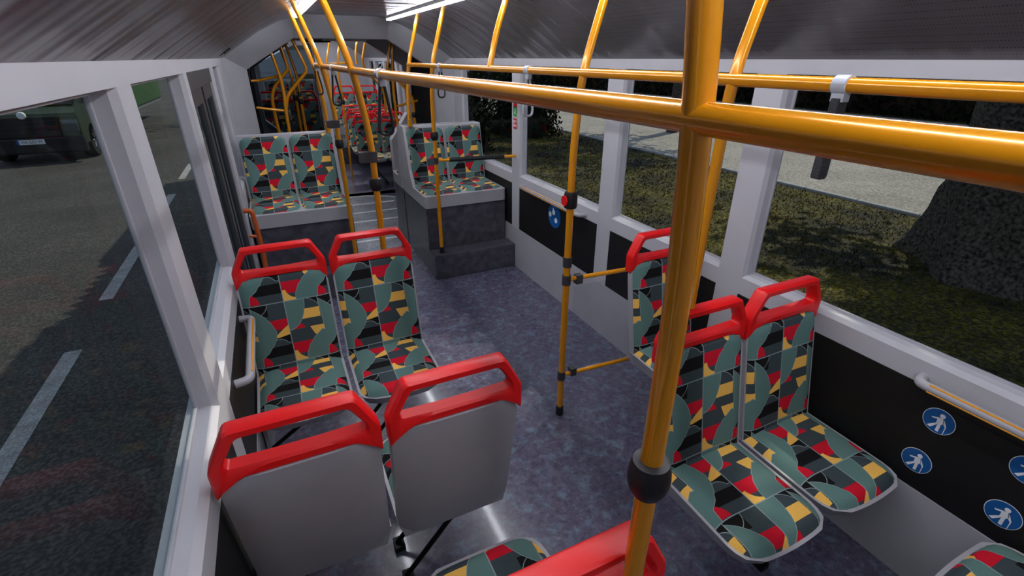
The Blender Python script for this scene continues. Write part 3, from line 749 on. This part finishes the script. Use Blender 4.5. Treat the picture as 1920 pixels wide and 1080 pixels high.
# padded arm, bars, glass screen at the right
t = thing('arm_bar', 'short yellow bar with black padding between pole and window pillar', 'bar', (1.31, 4.35, 1.15))
obj('tube', tube(B(), [(0, 0, 0), (.755, -.07, -.005)], .014, 14, 0), M['yellow'], t, smooth=True)
obj('padding', tube(B(), [(.11, -.01, 0), (.64, -.06, -.004)], .02, 14, 0), M['rubber'], t, smooth=True)
for z, x1, lb in ((.915, 1.64, 'upper yellow bar from the pole to the single right seat'), (.29, 1.66, 'lower yellow bar from the pole to the single right seat')):
    t = thing('screen_bar', lb, 'bar', (1.287, 2.024, z), group=None)
    obj('tube', tube(B(), [(.018, 0, 0), (x1 + .09 - 1.287, -.03, .0)], .0125, 12, 0), M['yellow'], t, smooth=True)
    obj('clamp', box(B(), .055, -.02, -.034 if z > .5 else -.018, .095, .018, .018 if z > .5 else .034, .004), M['darkclamp'], t)
obj('clear_screen', box(B(), 1.33, 2.008, .31, 1.82, 2.014, .87), M['clear'], label='clear glass screen between the yellow pole and the single right seat', cat='screen')
# straps
def strap(x, y, label, ln=.235, w=.012, m='rubber'):
    t = thing('hanging_strap', label, 'strap', (x, y, RZ), group='strap loops hanging from the overhead rails')
    obj('clamp', tube(B(), [(0, -.022, 0), (0, .022, 0)], PR + .005, 20, 0), M['clampgrey'], t, smooth=True)
    obj('clip', box(B(), -.012, -.018, -.045, .012, .018, -.018, .003), M['clampgrey'], t)
    a = [(-.008, 0, -.035), (-.03, .0, -ln + .03), (-.022, 0, -ln), (.022, .0, -ln), (.03, .0, -ln + .03), (.008, .0, -.035)]
    obj('loop', tube(B(), a, .0065, 8, .03), M[m], t, smooth=True)
strap(XRL, 2.17, 'black strap loop on the big left rail nearest the camera'); strap(XRL, 3.72, 'black strap loop on the left rail between the two poles'); strap(XRL, 4.9, 'furthest black strap loop at the far end of the left rail')
strap(XRR, 2.56, 'grey strap loop on the right rail by the second window pillar', m='clampgrey'); strap(XRR, 4.12, 'dark strap loop on the right rail above the right bench')
t = thing('hanging_strap', 'broad black leather strap with grey clamp hanging before the tree window', 'strap', (XRR, .83, RZ), group='strap loops hanging from the overhead rails')
obj('clamp', tube(B(), [(0, -.018, 0), (0, .018, 0)], PR + .005, 20, 0), M['clampgrey'], t, smooth=True)
obj('clip', box(B(), -.013, -.017, -.04, .013, .017, -.015, .003), M['clampgrey'], t)
bm = B(); pf = rounded([(-.018, -.03), (.018, -.03), (.018, -.235), (-.018, -.235)], .01, 4); prism(bm, pf, 'y', -.011, .011); obj('strap_band', bm, M['leather'], t)
# wall handrails
def wall_rail(label, x, y0, y1, z, s):
    t = thing('wall_handrail', label, 'handrail', (x, y0, z)); L = y1 - y0; q = -s * .055
    obj('tube', tube(B(), [(0, .0, 0), (q, .012, 0), (q, L - .012, 0), (0, L, 0)], .018, 14, .03), M['shell'], t, smooth=True)
    for nm, a0 in (('upper_strip', .15), ('lower_strip', -.75)):
        cx, cz = q - s * math.cos(a0 + (.85 if a0 > 0 else 0)) * .0172, math.sin(a0 + (.85 if a0 > 0 else 0)) * .0172
        obj(nm, tube(B(), [(cx, .05, cz), (cx, L - .05, cz)], .0042, 8, 0), M['yellow'], t)
wall_rail('white handrail with yellow strip under the far right window', XR, 3.03, 4.07, .9, 1)
wall_rail('white handrail with yellow strip over the round cane signs', XR, -.35, .70, .9, 1)
wall_rail('white handrail with yellow strip on the left wall', XL, 1.9, 2.49, .82, -1)
t = thing('door_handle_bar', 'rusty orange grab bar beside the left door and bench', 'handle', (0, 0, 0))
obj('tube', tube(B(), [(XL - .0, 4.2, .92), (-.265, 4.2, .92), (-.25, 4.2, .6), (-.27, 4.2, .3), (-.3, 4.2, .05)], .018, 14, .04), M['orange'], t, smooth=True)
obj('bracket', tube(B(), [(XL, 4.2, .72), (-.26, 4.2, .70)], .012, 10, 0), M['orange'], t, smooth=True)

# poles of the joint and the rear half
GJ = 'bent yellow poles around the bus joint'
def jp(label, y, pts, parts=(), r=PR, rail_=False):
    pts = [(a, y, b) for a, b in pts]
    if pts[0][1 + 1] > pts[-1][2]: pts = pts[::-1]
    return pole(label, pts, parts, None, GJ, r)
jp('straight pole furthest left in the joint', 6.6, [(.09, 2.2), (.15, 2.04), (.19, 1.81), (.2, 1.64), (.18, 1.4), (.18, .0)])
jp('double-bent pole in the joint curving back to the left edge', 6.8, [(.22, 2.24), (.27, 2.1), (.3, 1.89), (.28, 1.86), (.12, 1.7), (.07, 1.59), (.06, 1.49), (.06, 1.33), (.07, 1.14), (.08, .0)])
jp('double-bent pole with black ball in the joint behind the left bench', 6.62, [(.36, 2.26), (.40, 2.15), (.49, 1.89), (.48, 1.85), (.24, 1.61), (.2, 1.5), (.18, 1.37), (.17, 1.17), (.17, .0)], [('knob', 1.26)])
jp('slim pole in the joint just left of the screen post', 7.6, [(.33, 2.27), (.36, 2.14), (.43, 1.77), (.42, 1.48), (.42, 1.11), (.43, .0)], [('knob', 1.46), ('ring', 1.55)])
jp('slim pole in the joint behind the tinted glass edge', 7.72, [(.26, 2.2), (.29, 2.11), (.37, 1.74), (.37, 1.57), (.37, 1.33), (.36, .0)], [('knob', 1.5)])
jp('curved pole with black ball at the right side of the joint', 7.0, [(1.60, 2.24), (1.58, 2.17), (1.51, 1.88), (1.53, 1.84), (1.66, 1.7), (1.77, 1.58), (1.82, 1.48), (1.82, 1.32), (1.82, .0)], [('knob', 1.28)])
jp('straight pole at the right side of the joint', 7.07, [(1.64, 2.22), (1.63, 2.16), (1.59, 1.85), (1.58, 1.57), (1.59, 1.16), (1.63, .0)])
for pts, lb in (([(-.12, 6.72, 1.76), (-.04, 6.74, 1.76), (.18, 6.7, 1.81)], 'upper yellow cross bar at the left of the joint'), ([(-.12, 6.6, 1.48), (.18, 6.62, 1.43)], 'lower yellow cross bar at the left of the joint'), ([(1.59, 7.0, 1.4), (1.88, 7.0, 1.465)], 'short yellow cross bar at the right of the joint')):
    obj('cross_bar', tube(B(), pts, .015, 12, .04), M['yellow'], smooth=True, label=lb, cat='bar')
GQ = 'yellow poles in the rear half'
def qp(label, y, pts, parts=()):
    pts = [(a, y, b) for a, b in pts][::-1]; return pole(label, pts, parts, None, GQ)
qp('thin far pole left of the aisle in the rear half', 11.0, [(1.32, 2.38), (1.29, 2.22), (1.19, 1.89), (1.19, 0.34)])
qp('pole in the middle of the rear half with black knob', 9.4, [(1.32, 2.36), (1.27, 2.19), (1.21, 1.98), (1.19, 1.74), (1.2, 1.38), (1.18, .0)], [('knob', 1.3)])
qp('rear half pole bending towards the right windows', 8.6, [(1.60, 2.34), (1.54, 2.18), (1.46, 1.89), (1.61, 1.7), (1.72, 1.58), (1.77, 1.47), (1.76, 1.16)])
qp('upright stub above the rear seats', 9.5, [(1.63, 2.3), (1.57, 2.22), (1.53, 2.05), (1.53, 1.9)])
obj('cross_bar', tube(B(), [(1.2, 9.4, 1.9), (1.2, 10.6, 1.9), (1.5, 10.6, 1.9)], .017, 12, .1), M['yellow'], smooth=True, label='yellow overhead bar in the rear half left of the seats', cat='bar')

# ------------------------------------------------------------------ signs on the right wall
def disc(bm, y, z, r, x0, x1, seg=40): lathe(bm, [(r, x0), (r, x1)], (0, y, z), 'x', seg)
def flat(bm, pts, y, z, x, sc):
    bm.faces.new([bm.verts.new((x, y + p[0] * sc, z + p[1] * sc)) for p in pts])
def man_sign(y, z, label, r=.052, rot=0):
    t = thing('round_sign', label, 'sign', (XR - .003, y, z), group='blue round signs with a walking man and cane')
    obj('rim', lathe(B(), [(r, -.0005), (r, -.0012)], (0, 0, 0), 'x', 48), M['white'], t)
    obj('field', lathe(B(), [(r * .955, -.0012), (r * .955, -.002)], (0, 0, 0), 'x', 48), M['blue'], t)
    bm = B(); q = lambda pts: flat(bm, [(-a, b) for a, b in pts], 0, 0, -.0023, r)      # a = right in the picture (towards the camera)
    flat(bm, [(math.cos(k * math.pi / 12) * .17 - .1, math.sin(k * math.pi / 12) * .17 + .52) for k in range(24)], 0, 0, -.0023, r)
    q([(-.12, .3), (.2, .36), (.33, .05), (.2, -.2), (-.12, -.2)])                         # torso
    q([(-.12, .3), (-.12, .16), (-.42, .06), (-.5, .14)])                                 # arm back
    q([(.18, .36), (.33, .2), (.54, -.2), (.46, -.24), (.28, -.02)])                      # arm to the cane
    q([(-.12, -.18), (.05, -.18), (-.34, -.72), (-.56, -.66)])                            # rear leg
    q([(.0, -.18), (.2, -.18), (.2, -.8), (.0, -.8)])                                     # front leg
    q([(.46, -.22), (.52, -.22), (.5, -.86), (.46, -.86)])                                # cane
    obj('walking_man', bm, M['white'], t)
man_sign(.60, .762, 'upper left one of the blue cane signs, nearest below the handrail end')
man_sign(.61, .557, 'lower left one of the blue cane signs, beside the seat cushion')
man_sign(.335, .757, 'blue cane sign cut off by the right edge of the picture')
man_sign(.335, .552, 'lower right one of the blue cane signs, above the corner seat')
t = thing('round_sign', 'blue round pram sign on the black panel under the far handrail', 'sign', (XR - .001, 3.5, .76))
obj('field', lathe(B(), [(.105, -.0005), (.105, -.002)], (0, 0, 0), 'x', 48), M['blue'], t)
bm = B()
for cy, cz, rr in ((.07, -.0, .024), (-.03, -.032, .024), (.012, .03, .024)):
    flat(bm, [(math.cos(k * math.pi / 8), math.sin(k * math.pi / 8)) for k in range(16)], cy, cz, -.0024, rr)
flat(bm, [(-.4, -.2), (.5, -.2), (.9, 1.0), (.1, 1.6)], .012, .04, -.0025, .022)
obj('pram_symbol', bm, M['white'], t)
t = thing('exit_sign', 'small green emergency exit sign with running man on white pillar', 'sign', (XR - .003, 4.285, 1.545))
obj('plate', box(B(), -.001, -.04, -.045, 0, .04, .045), M['white'], t); obj('green_field', box(B(), -.0016, -.036, -.041, -.001, .036, .041), M['green'], t)
bm = B()
flat(bm, [(math.cos(k * math.pi / 6), math.sin(k * math.pi / 6)) for k in range(12)], .004, .024, -.0019, .0065)
flat(bm, [(-.6, 1.2), (.5, 1.2), (.4, -.2), (-.5, -.4)], .002, .004, -.0019, .011); flat(bm, [(.3, 0), (1.5, -.9), (1.2, -1.3), (0, -.5)], 0, 0, -.0019, .014); flat(bm, [(-.4, 0), (-.9, -1.7), (-.5, -1.9), (.1, -.3)], 0, 0, -.0019, .014); flat(bm, [(-.3, .8), (-1.4, .3), (-1.3, 0), (-.3, .4)], 0, 0, -.0019, .014)
obj('running_man', bm, M['white'], t)
for z, hh, lb in ((1.62, .035, 'red label at the top of the white pillar, partly behind the rail'), (1.44, .045, 'red label with white letters below the green exit sign')):
    t = thing('red_label', lb, 'label', (XR - .003, 4.285, z)); obj('plate', box(B(), -.001, -.036, -hh, 0, .036, hh), M['signred'], t)
    if hh > .04:
        text('lettering', 'NOT', .036, M['white'], t, (-.0016, 0, .017), (math.pi / 2, 0, -math.pi / 2), 1.1); text('lettering', 'AUS', .036, M['white'], t, (-.0016, 0, -.018), (math.pi / 2, 0, -math.pi / 2), 1.1)

# ------------------------------------------------------------------ outside
GZ = -.35
obj('ground_road', box(B(), -60, -40, GZ - .1, 2.62, 90, GZ), M['road'], kind='structure')
obj('ground_verge', box(B(), 2.74, -40, GZ - .1, 9.14, 90, GZ + .02), M['soil'], kind='structure')
obj('ground_path', box(B(), 9.14, -40, GZ - .1, 23.6, 90, GZ + .0), M['path'], kind='structure')
obj('ground_beyond', box(B(), 23.6, -40, GZ - .1, 60, 90, GZ + .02), M['soil'], kind='structure')
GD = 'white lane dashes on the road'
for a, b, w in ((.0, 1.8, None), (3.1, 4.94, 'nearest'), (6.06, 7.9, 'second'), (9.2, 10.97, 'third'), (12.4, 14.2, 'fourth'), (15.5, 17.3, 'fifth'), (18.7, 20.5, 'sixth'), (21.9, 23.7, 'seventh')):
    obj('lane_dash', box(B(), -2.02, a, GZ, -1.89, b, GZ + .004), M['line'], label=(w + ' of the white dashes seen through the left windows') if w else 'white dash beside the bus just behind the first one in view', cat='road marking', group=GD)
for x, lb in ((9.2, 'grey kerb between the grass and the path, outside right'), (23.55, 'far grey kerb along the dark hedge, outside right'), (2.68, 'kerb beside the bus on the right')):
    bm = B(); y = -12
    while y < 60:
        prism(bm, rounded([(x - .06, GZ - .08), (x - .06, GZ + .07), (x + .06, GZ + .07), (x + .06, GZ - .08)], .03, 3), 'y', y, y + .98); y += 1
    obj('kerb', bm, M['kerb'], label=lb, cat='kerb', smooth=True)
obj('edge_line', box(B(), -11.2, -10, GZ, -11.05, 80, GZ + .004), M['line'], label='long white edge line across the far side of the road', cat='road marking')
bm = B()
for i in range(60000):
    y = -1 + 22 * random.random() ** 1.35; x = 2.75 + 6.35 * random.random()
    if random.random() < .5 and y > 9: continue
    h = random.uniform(.02, .05); a = random.random() * 6.28; w = .004 + .0009 * y; dx, dy = math.cos(a) * w, math.sin(a) * w; lx, ly = random.gauss(0, .04), random.gauss(0, .04)
    bm.faces.new([bm.verts.new(p) for p in ((x - dx, y - dy, GZ + .02), (x + dx, y + dy, GZ + .02), (x + lx, y + ly, GZ + .02 + h))])
obj('grass', bm, M['grass'], kind='stuff', label='grass beside the bus with sun and shade patches in its colour', cat='grass')
# tree at the right
def tree(x, y, r, label, canopy, h=4.2):
    t = thing('tree', label, 'tree', (x, y, GZ))
    bm = B(); seg = 40; rings = []
    for j in range(28):
        z = h * (j / 27) ** 1.3; rr = r * (1 - .12 * z / h) + r * .16 * math.exp(-z * 3)
        ring = []
        for k in range(seg):
            a = 2 * math.pi * k / seg; f = 1 + .07 * math.sin(5 * a + z) + .05 * math.sin(11 * a + 2.3 * z) + random.uniform(-.03, .03) + .14 * math.exp(-z * 3) * math.sin(4 * a + 1)
            ring.append(bm.verts.new((rr * f * math.cos(a), rr * f * math.sin(a), z)))
        rings.append(ring)
    for a, b in zip(rings, rings[1:]):
        for k in range(seg): bm.faces.new((a[k], a[(k + 1) % seg], b[(k + 1) % seg], b[k]))
    for k in range(6):
        a = k * 1.05; tube(bm, [(0, 0, h - .3), (math.cos(a) * 1.2, math.sin(a) * 1.2, h + 1.2), (math.cos(a) * 2.6, math.sin(a) * 2.6, h + 2)], r * .3, 8, .2, r2=.04)
    obj('trunk', bm, M['bark'], t, smooth=True)
    bm = B()
    cl = [(random.uniform(-1, 1) * canopy, random.uniform(-1, 1) * canopy * 1.1, h + random.uniform(.2, 2.6)) for _ in range(26)]
    def gen():
        c = random.choice(cl); d = Vector((random.gauss(0, 1), random.gauss(0, 1), random.gauss(0, .6))) * .55
        return Vector(c) + d, random.uniform(.6, 1.3)
    quadcards(bm, 9500, gen, .18); obj('crown', bm, M['leafdark'], t)
tree(7.7, 2.3, .86, 'thick dark tree trunk outside the right windows', 3.4)
def bush(x, y, rx, ry, h, label, n_, m='leafdark', sz=.07):
    t = thing('bush', label, 'bush', (x, y, GZ + .02)); bm = B()
    def gen():
        while True:
            p = Vector((random.uniform(-1, 1), random.uniform(-1, 1), random.uniform(0, 1)))
            q = Vector((p.x, p.y, p.z)).length
            if q < 1 + .12 * math.sin(7 * p.x + 5 * p.y + 9 * p.z) and q > .5: return Vector((p.x * rx, p.y * ry, p.z * h)), random.uniform(.6, 1.4)
    quadcards(bm, n_, gen, sz)
    mtx = Matrix.Diagonal((rx * .72, ry * .72, h * .72, 1)); r_ = bmesh.ops.create_icosphere(bm, subdivisions=3, radius=1, matrix=mtx)
    for v in r_['verts']: v.co *= 1 + random.uniform(-.12, .08); v.co.z = max(v.co.z, 0)
    obj('foliage', bm, M[m], t)
    bm = B()
    for k in range(7): a = k * .9; tube(bm, [(math.cos(a) * .05, math.sin(a) * .05, 0), (math.cos(a) * rx * .5, math.sin(a) * ry * .5, h * .7)], .03, 6, 0, r2=.008)
    obj('stem', bm, M['stem'], t)
bush(7.6, 15.3, 1.15, 1.6, 2.3, 'dark leafy bush by the path, seen between the far right pillars', 5200)
bush(5.9, 19.0, 1.9, 2.2, 2.9, 'large dark bush behind the right bench window', 5200, sz=.1)
bush(6.9, 25.4, 1.9, 2.6, 3.0, 'dark bush further back along the grass', 4200, sz=.11)
bush(4.6, 13.2, .9, 1.2, 2.3, 'dark bush closest to the right bench window', 4200, sz=.08)
t = thing('hedge', 'long dark hedge on the far side of the path', 'hedge', (25, 20, GZ)); bm = B()
quadcards(bm, 15000, lambda: (Vector((random.gauss(0, .35), random.uniform(-28, 45), random.uniform(0, 3.4))), random.uniform(.7, 1.4)), .17); obj('foliage', bm, M['leafdark'], t)
obj('stem', box(B(), .2, -28, 0, .6, 45, 3.1), M['stem'], t)
# shadow-casting trees of the avenue (left of the lamps' view, crowns above the window tops)
def avenue(x, y, label, m='leafdark', n_=3200, cz=5.2, spread=2.0):
    t = thing('tree', label, 'tree', (x, y, GZ), group='street trees along the bus')
    obj('trunk', tube(B(), [(0, 0, 0), (.05, 0, 2.2), (0, .1, cz - .4)], .2, 12, .5, r2=.12), M['bark'], t, smooth=True); bm = B()
    cl = [(random.uniform(-1, 1) * spread, random.uniform(-1, 1) * spread, cz + random.uniform(-.6, 1.6)) for _ in range(16)]
    quadcards(bm, n_, lambda: (Vector(random.choice(cl)) + Vector((random.gauss(0, 1), random.gauss(0, 1), random.gauss(0, .6))) * .5, random.uniform(.6, 1.3)), .16); obj('crown', bm, M[m], t)
avenue(12.6, 13.5, 'slim tree on the far path, hidden behind the pillars')
avenue(4.6, 24.0, 'slim tree far along the grass strip')

# ------------------------------------------------------------------ vehicles
def wheel(parent, x, y, r=.42, w=.26, s=1):
    ty = obj('tyre', lathe(B(), [(r * .62, -w / 2), (r * .93, -w / 2), (r, -w / 2 + .04), (r, w / 2 - .04), (r * .93, w / 2), (r * .62, w / 2)], (x, y, r), 'x', 28), M['tyre'], parent, smooth=True)
    bm = B(); lathe(bm, [(.05, s * w * .34), (r * .62, s * w * .46), (r * .62, s * w * .3), (.05, s * w * .25)], (x, y, r), 'x', 24)
    for k in range(8):
        a = k * math.pi / 4; tube(bm, [(x + s * w * .44, y + math.cos(a) * .06, r + math.sin(a) * .06), (x + s * w * .48, y + math.cos(a) * r * .6, r + math.sin(a) * r * .6)], .022, 6, 0)
    obj('rim', bm, M['chrome'], ty, smooth=True)
def truck(x, y, label):
    t = thing('box_truck', label, 'truck', (x, y, GZ))
    prof = [(0, .38), (-.02, .75), (.06, 1.12), (.5, 1.28), (1.15, 2.15), (2.3, 2.2), (2.3, .38)]
    bm = B(); prism(bm, prof, 'x', -1.0, 1.0); bmesh.ops.bevel(bm, geom=bm.edges[:], offset=.05, segments=2, affect='EDGES'); obj('cab', bm, M['vgreen'], t, smooth=True)
    obj('windscreen', prism(B(), [(.49, 1.3), (.46, 1.31), (1.1, 2.13), (1.14, 2.12)], 'x', -.88, .88), M['vdark'], t)
    obj('side_window', prism(B(), [(.75, 1.3), (2.0, 1.3), (2.0, 2.0), (1.2, 2.05)], 'x', .99, 1.008), M['vdark'], t)
    obj('grille', box(B(), -.62, -.05, .62, .62, -.005, 1.08, .02), M['vdark'], t)
    obj('bumper', box(B(), -1.02, -.1, .25, 1.02, .12, .62, .04), M['vdark'], t)
    for s in (-1, 1):
        obj('headlamp', box(B(), s * .82 - .15, -.045, .72, s * .82 + .15, .1, 1.0, .03), M['lens'], t, smooth=True)
        obj('mirror', box(B(), s * 1.14 - .09, .7, 1.3, s * 1.14 + .09, .8, 1.62, .02), M['vdark'], t)
    obj('emblem', lathe(B(), [(.001, -.085), (.07, -.08), (.085, -.06), (.085, -.03)], (0, 0, 1.12), 'y', 24), M['white'], t, smooth=True, label='white round emblem')
    for z in (.74, .86, .98): obj('grille_bar', box(B(), -.58, -.06, z - .012, .58, -.048, z + .012), M['rubber'], t)
    pl = obj('number_plate', box(B(), -.26, -.115, .475, .26, -.1, .585), M['white'], t)
    obj('blue_band', box(B(), -.26, -.117, .475, -.215, -.1145, .585), M['blue'], pl)
    for s in (-1, 1): wheel(t, s * .87, .85, s=s); wheel(t, s * .87, 5.1, s=s)
    obj('chassis', box(B(), -.5, .5, .42, .5, 9.6, .66), M['vdark'], t)
    obj('side_skirt', box(B(), .96, 2.5, .66, 1.0, 11.9, .78), M['sill'], t)
    bm = box(B(), -1.05, 2.45, .78, 1.05, 11.9, 3.0, .03); obj('cargo_box', bm, M['boxgreen'], t)
    return t, pl
tk, pl = truck(-5.25, 15.75, 'dark green box truck coming towards the bus on the road at left')
text('plate_lettering', 'HA:GI01W', .1, M['vdark'], pl, (.022, -.1165, .53), (math.pi / 2, 0, 0), .85)
def van(x, y, label):
    t = thing('van', label, 'van', (x, y, GZ))
    bm = B(); prism(bm, [(0, .3), (-.02, .8), (.2, 1.05), (.75, 1.75), (4.6, 1.85), (4.8, .9), (4.8, .3)], 'x', -.9, .9); bmesh.ops.bevel(bm, geom=bm.edges[:], offset=.06, segments=2, affect='EDGES'); obj('body', bm, M['carwhite'], t, smooth=True)
    obj('windscreen', prism(B(), [(.26, 1.1), (.24, 1.11), (.73, 1.72), (.75, 1.7)], 'x', -.78, .78), M['vdark'], t)
    for s in (-1, 1):
        obj('headlamp', box(B(), s * .68 - .14, -.05, .7, s * .68 + .14, .05, .88, .02), M['lens'], t)
        wheel(t, s * .8, .8, .33, .2, s); wheel(t, s * .8, 3.9, .33, .2, s)
    obj('bumper', box(B(), -.9, -.07, .25, .9, .05, .5, .03), M['vdark'], t)
van(.3, 19.5, 'white van on the road behind the bus, seen through the rear window')
